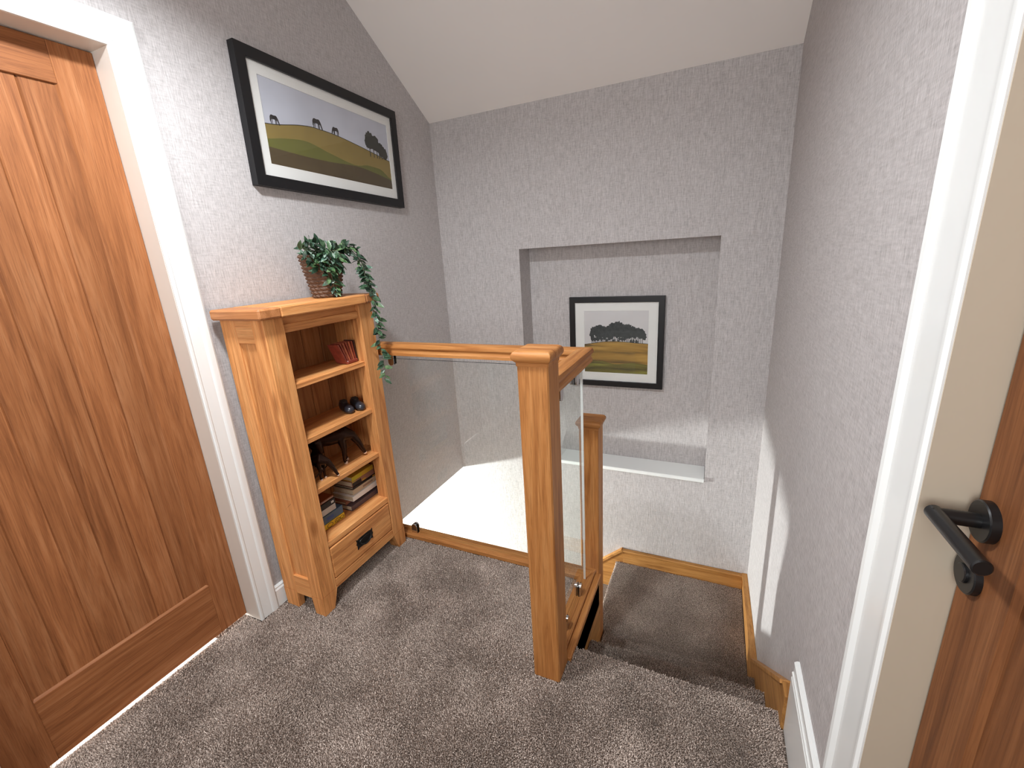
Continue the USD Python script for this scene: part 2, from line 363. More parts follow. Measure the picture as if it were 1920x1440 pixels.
part(st, 'outer_string', extrude(Polygon([(1.08, -.45), (1.08, -.82), (-.98, -2.6), (-1.1, -2.6), (-1.1, -2.36)]), 1.835, 1.90, 'y'), skirtoak('x', 2))
part(st, 'outer_string', extrude(Polygon([(EY + .022, -.17), (1.811, -.32), (1.811, -.78), (EY + .022, -.62)]), 1.128, 1.166, 'x'), skirtoak('y', 4))
# under-stair panel closing the space below the quarter landing
single('wall_stair', cat(cbox(QX + .06, QX + .12, yq - .05, YB, BZ, -.785, 0), cbox(EX - .03, EX - .004, 1.0, 1.635, BZ, -.455, 0)), GREYWALL, 'plain panel under the quarter landing', kind='structure')

# ------------------------------------------------------------------ carpet pile
def pile():
    P0, N = [], []
    def patch(x0, x1, y0, y1, z, pitch):
        nx, ny = int((x1 - x0) / pitch), int((y1 - y0) / pitch)
        gx, gy = np.meshgrid(x0 + (np.arange(nx) + .5) * pitch, y0 + (np.arange(ny) + .5) * pitch)
        p = np.stack([gx.ravel(), gy.ravel(), np.full(gx.size, z)], 1)
        p[:, :2] += nrg.uniform(-.45, .45, (len(p), 2)) * pitch
        return p
    a = patch(-.073, XR - .016, .02, N1 - .003, -.007, .0036)
    b = patch(.0, EX - .08, N1 - .003, EY - .062, -.007, .0036)
    keep = ~((a[:, 0] < .017) & ((a[:, 1] > .874) | (a[:, 1] < .177)))
    a = a[keep]
    # skip what stands on the carpet
    def out(p, x0, x1, y0, y1): return p[~((p[:, 0] > x0) & (p[:, 0] < x1) & (p[:, 1] > y0) & (p[:, 1] < y1))]
    a = out(a, 1.132, 1.222, 1.058, 1.148)
    a = out(a, 1.14, EX - .001, 1.148, N1)
    vis = lambda p: p[(p - [CAM['x'], 0, CAM['z']]) @ fw > .25]
    P = [vis(a), b] + [patch(x0 + .004, x1, y0 + .04, y1 - .002, z - .007, .0042) for x0, x1, y0, y1, z in STEPS]
    P += [patch(QX + .002, XR - .024, 1.906, YB - .024, -.607, .0042), patch(1.178, XR - .024, yq - .02, 1.906, -.607, .0042)]
    P += [patch(-.115, -.0735, .748, .874, -.006, .0042), patch(-.115, -.0735, .178, .262, -.006, .0042)]
    P = np.vstack(P)
    n = len(P)
    ln = meshkit.fbm(P * [7.5, 7.5, 7.5], 4, seed=3)[:, None] - .5
    ln2 = meshkit.fbm(P * [7.5, 7.5, 7.5] + 40, 4, seed=5)[:, None] - .5
    lean = np.hstack([ln * .0095, ln2 * .0095, np.zeros((n, 1))]) + np.hstack([nrg.normal(0, .0021, (n, 2)), np.zeros((n, 1))])
    lean = np.clip(lean, -.008, .008)
    h = nrg.uniform(.0075, .0105, n)
    pts = np.stack([P, P + lean * .35 + np.stack([0 * h, 0 * h, h * .6], 1), P + lean + np.stack([0 * h, 0 * h, h], 1)], 1)
    c = UsdGeom.BasisCurves.Define(stage, '/World/carpet')
    c.CreateTypeAttr('linear')
    c.CreatePointsAttr(Vt.Vec3fArray.FromNumpy(pts.reshape(-1, 3).astype(np.float32)))
    c.CreateCurveVertexCountsAttr(Vt.IntArray.FromNumpy(np.full(n, 3, np.int32)))
    wd = np.tile(np.array([.0030, .0034, .0018], np.float32), n) * np.repeat(nrg.uniform(.8, 1.2, n), 3).astype(np.float32)
    c.CreateWidthsAttr(Vt.FloatArray.FromNumpy(wd.astype(np.float32))); c.SetWidthsInterpolation('vertex')
    UsdShade.MaterialBindingAPI.Apply(c.GetPrim()).Bind(PILE)
    keys(c.GetPrim(), label='speckled grey-brown cut pile carpet covering landing and stairs', category='carpet', kind='stuff')
    print('pile', n)
pile()

# ------------------------------------------------------------------ doors and their frames
def architrave_ring(prof, edge_y, sgn, corner_z, d_plane, nrm):
    """profile (d outward from the opening, h proud of the wall) -> bottom ring, top mitre ring"""
    lo = [(d_plane + nrm * h, edge_y + sgn * d, 0.0) for d, h in prof]
    hi = [(d_plane + nrm * h, edge_y + sgn * d, corner_z + d) for d, h in prof]
    return lo, hi
PROF1 = [(0, 0), (0, .013), (.004, .0155), (.010, .0155), (.014, .0135), (.050, .0145), (.054, .017), (.060, .019), (.074, .019), (.080, .016), (.082, .010), (.082, 0)]
PROF2 = [(0, 0), (0, .010), (.005, .014), (.012, .0145), (.018, .0125), (.026, .0125), (.030, .0105), (.095, .0115), (.104, .018), (.112, .0195), (.119, .017), (.123, .012), (.132, .010), (.132, 0)]
def frame(name, prof, y0, y1, zt, xw, nrm, lin, xin, lining_mat, label):
    t = thing(name, (xw, (y0 + y1) / 2, 0), label, kind='structure')
    l0, h0 = architrave_ring(prof, y0, -1, zt, xw, nrm); l1, h1 = architrave_ring(prof, y1, 1, zt, xw, nrm)
    part(t, 'architrave', loft([l1, h1]), WHITE, 25); part(t, 'architrave', loft([l0, h0]), WHITE, 25); part(t, 'architrave', loft([h0, h1]), WHITE, 25)
    a, b = sorted((xw + nrm * .008, xin))
    part(t, 'lining', cbox(a, b, y1 - .0005, y1 + lin, 0, zt, .001), lining_mat)
    part(t, 'lining', cbox(a, b, y0 - lin, y0 + .0005, 0, zt, .001), lining_mat)
    part(t, 'lining', cbox(a, b, y0 - lin, y1 + lin, zt - .0005, zt + lin, .001), lining_mat)
    return t
frame('trim_2', PROF1, .175, .876, DZ, 0.0, 1, .014, -.098, CREAM if False else plain('warm_white_gloss', S(222, 214, 204), .3), 'white gloss architrave round the left oak door')
frame('trim_3', PROF2, DR0 + .0, DR1, DZ, XR, -1, .010, XR + .115, CREAM, 'worn white architrave and cream lining of the right doorway')

def door(name, xf, nrm, y0, y1, label, z0=.012, flip=False, tall=DZ - .004):
    """plank door; xf = front plane, nrm = +1 front faces +x"""
    t = thing(name, (xf, (y0 + y1) / 2, 0), label, kind='structure')
    X = lambda a, b: tuple(sorted((xf - nrm * a, xf - nrm * b)))
    st_, tr, br = .103, .106, .218
    a = X(0, .042)
    part(t, 'stile', cbox(*a, y0, y0 + st_, z0, tall, .0015), dooroak('z', 0)); part(t, 'stile', cbox(*a, y1 - st_, y1, z0, tall, .0015), dooroak('z', 1))
    part(t, 'rail', cbox(*a, y0 + st_, y1 - st_, tall - tr, tall, .0015), dooroak('y', 0)); part(t, 'rail', cbox(*a, y0 + st_, y1 - st_, z0, z0 + br, .0015), dooroak('y', 1))
    # sloping bead round the panel
    n = 6; w_ = (y1 - y0 - 2 * st_) / n
    for i in range(n):
        ya = y0 + st_ + i * w_
        q = X(.007, .035)
        c = .004
        xo, xi = (q[1], q[0]) if nrm > 0 else (q[0], q[1])
        ca, cb = (c if i else 0), (c if i < n - 1 else 0)
        pl = Polygon([(xo, ya + ca), (xo, ya + w_ - cb), (xo - nrm * cb, ya + w_), (xi, ya + w_), (xi, ya), (xo - nrm * ca, ya)])
        part(t, 'plank', extrude(pl, z0 + br - .01, tall - tr + .01, 'z'), dooroak('z', 2 + i), 20)
    zb, zt2, ya2, yb2 = z0 + br, tall - tr, y0 + st_, y1 - st_
    x0_, x1_ = xf - nrm * .0005, xf - nrm * .0075
    part(t, 'panel_bead', hullv([(x0_, ya2, zb), (x0_, yb2, zb), (x1_, ya2, zb), (x1_, yb2, zb), (x1_, ya2, zb + .006), (x1_, yb2, zb + .006)]), dooroak('y', 2))
    part(t, 'panel_bead', hullv([(x0_, yb2, zb), (x0_, yb2, zt2), (x1_, yb2, zb), (x1_, yb2, zt2), (x1_, yb2 - .005, zb), (x1_, yb2 - .005, zt2)]), dooroak('z', 8))
    part(t, 'panel_bead', hullv([(x0_, ya2, zb), (x0_, ya2, zt2), (x1_, ya2, zb), (x1_, ya2, zt2), (x1_, ya2 + .005, zb), (x1_, ya2 + .005, zt2)]), dooroak('z', 8))
    return t
door('door_1', -.071, 1, .177, .8745, 'tall oak plank door left of the bookcase', z0=.0135)
single('trim_5', cbox(-.114, -.0735, .258, .752, -.005, .0005, .001), WHITE, 'pale threshold strip under the left door', kind='structure')
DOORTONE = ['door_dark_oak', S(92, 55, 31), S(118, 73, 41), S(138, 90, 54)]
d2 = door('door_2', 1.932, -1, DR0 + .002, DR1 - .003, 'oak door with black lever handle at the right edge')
RY, RZ, DXF = .655, 1.018, 1.932
h = part(d2, 'door_handle', cat(lathe([(.001, 0), (.026, 0), (.026, -.009), (.0245, -.0105), (.001, -.0105)], (DXF, RY, RZ), 36, 'x')), BLACKMATT, label='round black rose with angular lever')
lev = cat(cyl((DXF - .005, RY, RZ), (DXF - .056, RY, RZ), .0093), cyl((DXF - .0505, RY + .0093, RZ), (DXF - .0505, RY - .112, RZ + .004), .0093))
part(h, 'lever', lev, BLACKMATT)
k = part(d2, 'thumb_turn', lathe([(.001, 0), (.026, 0), (.026, -.007), (.0245, -.0085), (.001, -.0085)], (DXF, RY + .006, .938), 36, 'x'), BLACKMATT)
part(k, 'turn_knob', lathe([(.001, -.008), (.0125, -.008), (.0125, -.011), (.011, -.0122), (.001, -.0122)], (DXF, RY + .006, .938), 28, 'x'), BLACKMATT)

# skirtings of the landing
SK = [(0, 0), (0.014, 0), (.014, .196), (.011, .200), (.011, .206), (.014, .209), (.014, .214), (.0105, .217), (.0095, .240), (.012, .243), (.012, .249), (.006, .254), (0, .255)]
bl = [(0, 0), (.014, 0), (.014, .075), (.010, .082), (.010, .088), (.004, .094), (0, .094)]
single('baseboard_right', extrude(Polygon([(XR - a, b) for a, b in SK]), DR1 + .132, N1 - .062, 'y'), WHITE, 'white moulded skirting at the foot of the right wall', kind='structure', smooth=25)
single('baseboard_left', extrude(Polygon(bl), .876 + .082, 1.53, 'y'), WHITE, 'white skirting between the left door frame and bookcase', kind='structure', smooth=25)
single('baseboard_front', cbox(0, XR, YF, YF + .016, 0, .2, .003), WHITE, 'white skirting behind the camera', kind='structure')

# niche sill
single('trim_4', cbox(NX0 + .001, NX1 - .001, YB - .014, YB + ND, .050, .0735, .003), WHITE, 'white painted sill of the recessed niche', kind='structure')

# ------------------------------------------------------------------ balustrade
def newel(cx, cy_, z0, z1, label, v):
    t = thing('newel_post', (cx, cy_, z0), label, 'newel post', 'square oak newel posts')
    part(t, 'post', cbox(cx - .045, cx + .045, cy_ - .045, cy_ + .045, z0, z1, .004), railoak('z', v))
    rings = []
    for hw, z in ((.047, z1 - .006), (.0475, z1 + .004), (.052, z1 + .008), (.0565, z1 + .014), (.058, z1 + .021), (.057, z1 + .028), (.053, z1 + .034), (.047, z1 + .0375)):
        c = .003
        rings.append([(cx + sx * a, cy_ + s_ * b, z) for sx, s_, a, b in ((1, 1, hw, hw - c), (1, 1, hw - c, hw), (-1, 1, hw - c, hw), (-1, 1, hw, hw - c), (-1, -1, hw, hw - c), (-1, -1, hw - c, hw), (1, -1, hw - c, hw), (1, -1, hw, hw - c))])
    part(t, 'cap', loft(rings), railoak('x', v + 1), 40)
    return t
newel(1.177, 1.103, -.004, 1.081, 'tall square oak newel post at the corner of the landing', 0)
newel(1.127, 1.857, -1.0, .598, 'shorter oak newel post standing lower beside the quarter landing', 3)

ba = thing('balustrade', (.6, 1.575, 0), 'oak and glass balustrade guarding the stairwell edge of the landing', 'balustrade')
CX, CY = 1.177, 1.575
RP = [(-.030, .040), (-.027, .050), (-.020, .0545), (.020, .0545), (.027, .050), (.030, .040), (.029, .034), (.024, .029), (.0215, .023), (.023, .016), (.026, .012), (.026, 0), (-.026, 0), (-.026, .012), (-.023, .016), (-.0215, .023), (-.024, .029), (-.029, .034)]
ZR = .963
ringx = lambda x, mit: [(x + mit * d, CY + d, ZR + h_) for d, h_ in RP]
part(ba, 'handrail', loft([ringx(.002, 0), ringx(CX, 1)]), railoak('x', 1), 35)
ringy = lambda y, mit: [(CX + d, y + mit * d, ZR + h_) for d, h_ in RP]
part(ba, 'handrail', loft([ringy(1.1485, 0), ringy(CY, 1)]), railoak('y', 1), 35)
BP = [(-.031, 0), (-.031, .018), (-.028, .022), (-.012, .022), (-.010, .0195), (.010, .0195), (.012, .022), (.028, .022), (.031, .018), (.031, 0)]
bx = lambda x, mit: [(x + mit * d, CY + d, h_) for d, h_ in BP]
by = lambda y, mit: [(CX + d, y + mit * d, h_) for d, h_ in BP]
part(ba, 'base_rail', loft([bx(.002, 0), bx(CX, 1)]), railoak('x', 2), 20)
part(ba, 'base_rail', loft([by(1.1485, 0), by(CY, 1)]), railoak('y', 2), 20)
part(ba, 'edge_trim', cbox(CX + .031, CX + .056, 1.1485, 1.60, -.012, .013, .003), railoak('y', 3))
part(ba, 'edge_trim', cbox(.002, CX + .03, CY + .031, CY + .05, -.16, .012, .003), railoak('x', 3))
gt = .008
def pane(x0, x1, y0, y1, z0, z1):
    g = part(ba, 'glass_panel', cbox(x0, x1, y0, y1, z0, z1, 0), GLASS, False)
    e = .0006
    if x1 - x0 > y1 - y0: part(g, 'glass_edge', cbox(x0, x1, y0, y1, z1, z1 + e, 0), GLASSEDGE)
    else: part(g, 'glass_edge', cbox(x0, x1, y0, y1, z1, z1 + e, 0), GLASSEDGE); part(g, 'glass_edge', cbox(x0 - .0004, x1 + .0004, y1 - .0012, y1 + e, z0, z1, 0), GLASSEDGE2)
pane(.06, 1.171, CY - gt / 2, CY + gt / 2, .021, .943)
pane(CX - gt / 2, CX + gt / 2, 1.165, 1.535, .021, .941)
def clamp(p, axis, up_):
    """rounded steel jaws on both faces of the pane; up_ +1 stands on the base, -1 hangs from the rail"""
    w_, hgt = .015, .052
    pts = [(-w_, 0)] + [(-w_ * math.cos(a), up_ * (hgt - w_ + w_ * math.sin(a))) for a in np.linspace(0, math.pi, 13)] + [(w_, 0)]
    ms = []
    for s in (-1, 1):
        a0, a1 = sorted((s * gt / 2, s * (gt / 2 + .009)))
        if axis == 'x': ms.append(extrude(Polygon([(p[0] + a, p[2] + b) for a, b in pts]), p[1] + a0, p[1] + a1, 'y'))
        else: ms.append(extrude(Polygon([(p[1] + a, p[2] + b) for a, b in pts]), p[0] + a0, p[0] + a1, 'x'))
    c = part(ba, 'glass_clamp', cat(*ms), STEEL)
    q = [-.010, -.004]
    if axis == 'x': part(c, 'gasket', cat(*[cbox(p[0] - w_ - .0015, p[0] + w_ + .0015, p[1] + s * .0052 - .0012, p[1] + s * .0052 + .0012, *sorted((p[2], p[2] + up_ * (hgt - .006))), 0) for s in (-1, 1)]), BLACKMATT)
    else: part(c, 'gasket', cat(*[cbox(p[0] + s * .0052 - .0012, p[0] + s * .0052 + .0012, p[1] - w_ - .0015, p[1] + w_ + .0015, *sorted((p[2], p[2] + up_ * (hgt - .006))), 0) for s in (-1, 1)]), BLACKMATT)
for x in (.272, 1.03): clamp((x, CY, ZR + .001), 'x', -1); clamp((x, CY, .019), 'x', 1)
for y in (1.265, 1.445): clamp((CX, y, ZR + .001), 'y', -1); clamp((CX, y, .019), 'y', 1)

# ------------------------------------------------------------------ bookcase
B0, B1, BX = .987, 1.515, .25
bc = thing('bookcase', (.14, 1.25, 0), 'narrow rustic oak bookcase with four open shelves over one drawer', 'bookcase')
part(bc, 'top_board', cbox(.022, .275, 1.047, 1.459, 1.209, 1.245, .004), bookoak('y', 0))
part(bc, 'breadboard_end', cbox(.022, .2755, .962, 1.047, 1.209, 1.245, .006), wood('end_oak', S(150, 92, 52), S(182, 122, 76), S(196, 136, 90), 'x', 1, .35)); part(bc, 'breadboard_end', cbox(.022, .2755, 1.459, 1.544, 1.209, 1.245, .006), wood('end_oak', S(150, 92, 52), S(182, 122, 76), S(196, 136, 90), 'x', 2, .35))
def front_leg(m):
    f = lambda y: y if m > 0 else B0 + B1 - y
    pts = lambda y0, y1, x0, x1, z0, z1: [(x, f(y), z) for x in (x0, x1) for y in (y0, y1) for z in (z0, z1)]
    up_ = cbox(.190, BX, *sorted((f(B0), f(B0 + .080))), .082, 1.209, .003)
    ft = hullv([(x, f(y), z) for x, y, z in ((.197, B0 + .001, 0), (BX - .001, B0 + .001, 0), (BX - .001, B0 + .052, 0), (.197, B0 + .052, 0), (.190, B0, .083), (BX, B0, .083), (BX, B0 + .080, .083), (.190, B0 + .080, .083))])
    return cat(up_, ft)
def rear_leg(m):
    f = lambda y: y if m > 0 else B0 + B1 - y
    up_ = cbox(.030, .106, *sorted((f(B0), f(B0 + .03))), .082, 1.209, .003)
    ft = hullv([(x, f(y), z) for x, y, z in ((.032, B0 + .001, 0), (.100, B0 + .001, 0), (.100, B0 + .029, 0), (.032, B0 + .029, 0), (.030, B0, .083), (.106, B0, .083), (.106, B0 + .03, .083), (.030, B0 + .03, .083))])
    return cat(up_, ft)
for m in (1, -1):
    f = lambda y: y if m > 0 else B0 + B1 - y
    part(bc, 'front_leg', front_leg(m), bookoak('z', 1 + (m < 0), .9)); part(bc, 'rear_leg', rear_leg(m), bookoak('z', 3 + (m < 0)))
    a, b = sorted((f(B0 + .001), f(B0 + .021)))
    part(bc, 'side_rail', cbox(.104, .193, a, b, 1.125, 1.209, .002), bookoak('x', 0)); part(bc, 'side_rail', cbox(.104, .193, a, b, .072, .162, .002), bookoak('x', 1))
    a, b = sorted((f(B0 + .011), f(B0 + .022)))
    sp2 = part(bc, 'side_panel', cbox(.100, .196, a, b, .155, 1.185, 0), bookoak('z', 5 + (m < 0), .9))
    # bolection bead round the recess
    for x0, x1 in ((.104, .110), (.187, .193)):
        o = f(B0 + .003); i_ = f(B0 + .012); e = x0 if x0 < .15 else x1; q = x1 if x0 < .15 else x0
        part(sp2, 'panel_bead', hullv([(e, o, .162), (e, o, 1.125), (e, i_, .162), (e, i_, 1.125), (q, i_, .162), (q, i_, 1.125)]), bookoak('z', 7))
ya, yb = B0 + .080, B1 - .080
part(bc, 'top_rail', cat(cbox(.222, .240, ya, yb, 1.150, 1.180, .002), cbox(.216, .232, ya, yb, 1.178, 1.209, .001)), bookoak('y', 2))
for i, z in enumerate((.940, .721, .506)):
    part(bc, 'shelf', cat(cbox(.045, .236, B0 + .024, B1 - .024, z, z + .022, .0025)), bookoak('y', 3 + i))
part(bc, 'shelf', cbox(.045, .246, B0 + .024, B1 - .024, .267, .295, .003), bookoak('y', 6))
part(bc, 'bottom_rail', cbox(.226, .249, ya, yb, .076, .121, .003), bookoak('y', 7))
part(bc, 'carcase_base', cbox(.05, .225, B0 + .024, B1 - .024, .078, .09, 0), backoak('y', 0))
n = 5; w_ = (B1 - B0 - .044) / n
for i in range(n):
    part(bc, 'back_plank', cbox(.034, .0445, B0 + .022 + i * w_ + .0012, B0 + .022 + (i + 1) * w_ - .0012, .07, 1.209, .003), backoak('z', i))
part(bc, 'shelf_pin', cyl((.19, B1 - .024, .682), (.19, B1 - .034, .682), .0045, 12), BLACKIRON)
dr = part(bc, 'drawer', cat(cbox(.232, .2495, ya + .002, yb - .002, .1235, .2645, .004), cbox(.06, .232, ya + .004, yb - .004, .126, .25, 0)), bookoak('y', 9))
hy, hz, hx = 1.254, .190, .2495
plate = [(-.050, .024), (-.042, .019), (-.03, .022), (0, .022), (.03, .022), (.042, .019), (.050, .024), (.047, .008), (.052, 0), (.046, -.010), (.048, -.026), (.036, -.021), (0, -.024), (-.036, -.021), (-.048, -.026), (-.046, -.010), (-.052, 0), (-.047, .008)]
hp = part(dr, 'drawer_handle', extrude(Polygon([(hy + a, hz + b) for a, b in plate]), hx, hx + .003, 'x'), BLACKIRON, label='black iron drop handle on shaped backplate')
ring = [(hx + .009 + .004 * math.sin(a) * (a > 0), hy + .035 * math.cos(a), hz + .004 + (.010 if a < 0 else .018) * -math.sin(a) * (1 if a > 0 else 0)) for a in np.linspace(0, math.pi, 21)]
bail = [(hx + .006 + .006 * math.sin(a), hy + .034 * math.cos(a), hz + .006 - .022 * math.sin(a)) for a in np.linspace(0, math.pi, 21)]
part(hp, 'bail', cat(tube(bail, [.0022 + .0014 * math.sin(a) for a in np.linspace(0, math.pi, 21)], 10), cyl((hx, hy - .034, hz + .006), (hx + .009, hy - .034, hz + .006), .004, 12), cyl((hx, hy + .034, hz + .006), (hx + .009, hy + .034, hz + .006), .004, 12), tube([(hx + .005, hy + .034 * math.cos(a), hz + .006 + .009 * math.sin(a)) for a in np.linspace(0, math.pi, 15)], .002, 8)), plain('worn_iron', S(60, 60, 60), .25, metallic=.8))

# ------------------------------------------------------------------ what stands on the shelves
Z1, Z2, Z3, Z4 = .962, .743, .528, .295
RED = plain('red_lacquer', S(132, 58, 44), .35, var=.25, bscale=60.)
RED2 = plain('red_brown_lacquer', S(168, 92, 66), .3, var=.3, bscale=40.)
rk = thing('letter_rack', (.185, 1.39, Z1), 'small red wooden rack with leaning slats on the top shelf', 'rack')
part(rk, 'rack_base', cbox(.150, .210, 1.366, 1.428, Z1, Z1 + .016, .004), RED)
for i in range(5):
    y = 1.370 + i * .0112
    q = hullv([(x, y + dy, z) for x0, x1, dy0, z in ((.158, .206, 0, Z1 + .012), (.150, .200, -.024 + .005 * i, Z1 + .092)) for x in (x0, x1) for dy in (dy0, dy0 + .007)])
    part(rk, 'slat', q, (RED, RED2)[i % 2])
part(rk, 'end_panel', hullv([(x, y + dy, z) for x0, x1, y, z in ((.150, .208, 1.362, Z1 + .004), (.146, .204, 1.330, Z1 + .090)) for x in (x0, x1) for dy in (0, .007)]), RED)
part(rk, 'end_panel', hullv([(x, y + dy, z) for x0, x1, y, z in ((.150, .206, 1.425, Z1 + .004), (.146, .200, 1.424, Z1 + .094)) for x in (x0, x1) for dy in (0, .007)]), plain('dark_lacquer', S(60, 36, 34), .3))
LEATHER = plain('black_leather', S(22, 21, 23), .36, bump=.1, bscale=120.); TOE = plain('grey_toe', S(44, 45, 52), .3)
def clog(x, y, rz, label):
    t = thing('clog', (x, y, Z2), label, 'ornament shoe', 'pair of miniature shoes')
    L = .082
    c, s = math.cos(rz), math.sin(rz)
    def ringat(u, w, h, z0=0., hol=0.):
        a = np.linspace(0, 2 * math.pi, 20, endpoint=False)
        loc = np.stack([np.full(20, u), w * np.cos(a), z0 + h * (.5 + .5 * np.sin(a))], 1)
        return np.stack([x + c * loc[:, 0] - s * loc[:, 1], y + s * loc[:, 0] + c * loc[:, 1], Z2 + loc[:, 2]], 1)
    body = loft([ringat(-.044, .006, .03, .012), ringat(-.041, .014, .046, .003), ringat(-.030, .018, .052, .001), ringat(-.015, .0185, .050, .001), ringat(.000, .0185, .044, .001), ringat(.012, .020, .038, .001), ringat(.024, .021, .034, .001), ringat(.034, .018, .030, .001), ringat(.041, .012, .024, .003), ringat(.0445, .004, .014, .007)])
    part(t, 'upper', body, LEATHER, True)
    part(t, 'toe_cap', loft([ringat(.012, .0206, .0388, .0008), ringat(.024, .0216, .0348, .0008), ringat(.034, .0186, .0308, .0008), ringat(.0415, .0126, .0246, .0028), ringat(.0452, .004, .014, .007)]), TOE, True)
    part(t, 'opening', loft([ringat(-.034, .010, .0035, .0490), ringat(-.028, .0135, .005, .0492), ringat(-.010, .0135, .007, .0455), ringat(.001, .008, .005, .0415)]), DARKGAP, True)
    return t
clog(.158, 1.365, -.30, 'dark miniature shoe nearer the left on the second shelf')
clog(.178, 1.412, -.30, 'dark miniature shoe at the right of the pair, second shelf')
def grazer(name, o, hd, sc, label):
    """grazing horse; o = ground point under the body, hd = heading angle"""
    c, s = math.cos(hd), math.sin(hd)
    W = lambda u, v, z: (o[0] + sc * (c * u - s * v), o[1] + sc * (s * u + c * v), o[2] + sc * z)
    J = {}
    def j(n, u, v, z, r): J[n] = (W(u, v, z), sc * r)
    j('rump', -.34, 0, .76, .20); j('mid', -.02, 0, .72, .195); j('chest', .28, 0, .73, .19); j('wither', .30, 0, .88, .10)
    j('neck', .52, .02, .66, .10); j('poll', .66, .05, .40, .075); j('head', .72, .07, .24, .062); j('muzzle', .78, .09, .085, .045)
    j('ear', .61, .05, .50, .025)
    for n, u, v in (('fl', .30, .10), ('fr', .24, -.10)): j(n + '0', u, v, .66, .10); j(n + '1', u + .03, v, .38, .05); j(n + '2', u + .01, v, .09, .036); j(n + '3', u + .035, v, .036, .044)
    for n, u, v in (('hl', -.38, .10), ('hr', -.30, -.10)): j(n + '0', u, v, .70, .14); j(n + '1', u + .06, v, .46, .075); j(n + '2', u - .06, v, .30, .046); j(n + '3', u - .02, v, .09, .036); j(n + '4', u + .01, v, .036, .044)
    j('t0', -.50, 0, .84, .045); j('t1', -.58, 0, .60, .05); j('t2', -.58, .01, .36, .03)
    L = [('rump', 'mid'), ('mid', 'chest'), ('chest', 'wither'), ('wither', 'neck'), ('chest', 'neck'), ('neck', 'poll'), ('poll', 'head'), ('head', 'muzzle'), ('poll', 'ear'), ('rump', 't0'), ('t0', 't1'), ('t1', 't2')]
    for n in ('fl', 'fr'): L += [('chest', n + '0'), (n + '0', n + '1'), (n + '1', n + '2'), (n + '2', n + '3')]
    for n in ('hl', 'hr'): L += [('rump', n + '0'), (n + '0', n + '1'), (n + '1', n + '2'), (n + '2', n + '3'), (n + '3', n + '4')]
    t = thing(name, o, label, 'figurine', 'dark bronze animal figurines')
    part(t, 'body', bones(J, L, .03 * sc, 6), BRONZE, True)
    for n in ('fl3', 'fr3', 'hl4', 'hr4'):
        p, r = J[n]; hf = lathe([(.001, -r), (r * 1.12, -r), (r * .95, r * .5), (.001, r * .6)], p, 14)
        part(t, 'hoof', hf, BRONZE2, True)
    p, r = J['muzzle']
    mz = trimesh.creation.icosphere(2, r * 1.06); mz.apply_translation(p); part(t, 'muzzle', mz, BRONZE2, True)
    return t
grazer('horse_figurine', (.128, 1.268, Z3), .95, .180, 'larger dark bronze horse figurine with lowered head on third shelf')
grazer('horse_figurine', (.158, 1.138, Z3), .45, .118, 'smaller dark bronze foal figurine behind the left stile')

PAGES = plain('book_pages', S(206, 188, 160), .8, var=.12, bscale=300.)
def book(x1, y0, y1, z0, th, depth, col, label, group, rz=0., spine_marks=None):
    """lies flat; spine faces +x (the shelf front)"""
    t = thing('book', ((x1 + x1 - depth) / 2, (y0 + y1) / 2, z0), label, 'book', group)
    R = trimesh.transformations.rotation_matrix(rz, [0, 0, 1], [x1, (y0 + y1) / 2, z0])
    m = plain('book_' + '_'.join(str(int(c)) for c in col), S(*col), .45)
    def P(n_, ms, mm):
        ms = ms.copy(); ms.apply_transform(R); return part(t, n_, ms, mm)
    ct = .0022
    cv = P('cover', cat(cbox(x1 - depth, x1 - .001, y0, y1, z0, z0 + ct, .0004), cbox(x1 - depth, x1 - .001, y0, y1, z0 + th - ct, z0 + th, .0004), cbox(x1 - .003, x1, y0, y1, z0, z0 + th, .001)), m)
    P('pages', cbox(x1 - depth + .003, x1 - .003, y0 + .003, y1 - .003, z0 + ct, z0 + th - ct, 0), PAGES)
    for (a, b, za, zb, mc) in spine_marks or ():
        q = plain('mark_' + '_'.join(str(int(c)) for c in mc), S(*mc), .5)
        ms = cbox(x1, x1 + .0004, y0 + a * (y1 - y0), y0 + b * (y1 - y0), z0 + za * th, z0 + zb * th, 0); ms.apply_transform(R)
        part(cv, 'spine_print', ms, q)
    return t, cv, R
GL, GR = 'books in the left pile on the lowest shelf', 'books in the right pile on the lowest shelf'
z = Z4
b_, cv, R = book(.172, 1.045, 1.238, z, .024, .125, (226, 184, 40), 'yellow paperback with black spine print at the bottom of the left pile', GL)
BLK = plain('print_black', S(40, 32, 20), .5)
for cyy, r0 in ((1.196, .0095), (1.196, .005), (1.155, .010), (1.222, .007)):
    ring2 = Polygon([(cyy + r0 * 1.6 * math.cos(a), z + .011 + r0 * math.sin(a)) for a in np.linspace(0, 2 * math.pi, 24)]).difference(Polygon([(cyy + (r0 * 1.6 - .0022) * math.cos(a), z + .011 + (r0 - .0018) * math.sin(a)) for a in np.linspace(0, 2 * math.pi, 24)]))
    part(cv, 'spine_print', extrude(ring2.intersection(sbox(1.05, z + .001, 1.237, z + .023)), .172, .1724, 'x'), BLK)
z += .0245; book(.170, 1.045, 1.236, z, .036, .12, (72, 98, 122), 'slate blue hardback second from the bottom of the left pile', GL, spine_marks=[(.52, .72, .3, .7, (50, 84, 140))])
z += .0365; book(.166, 1.045, 1.206, z, .028, .115, (206, 198, 188), 'off-white book in the middle of the left pile', GL)
z += .0285; book(.168, 1.045, 1.206, z, .026, .118, (26, 24, 26), 'black book second from the top of the left pile', GL, spine_marks=[(.86, .95, .3, .7, (210, 210, 206))])
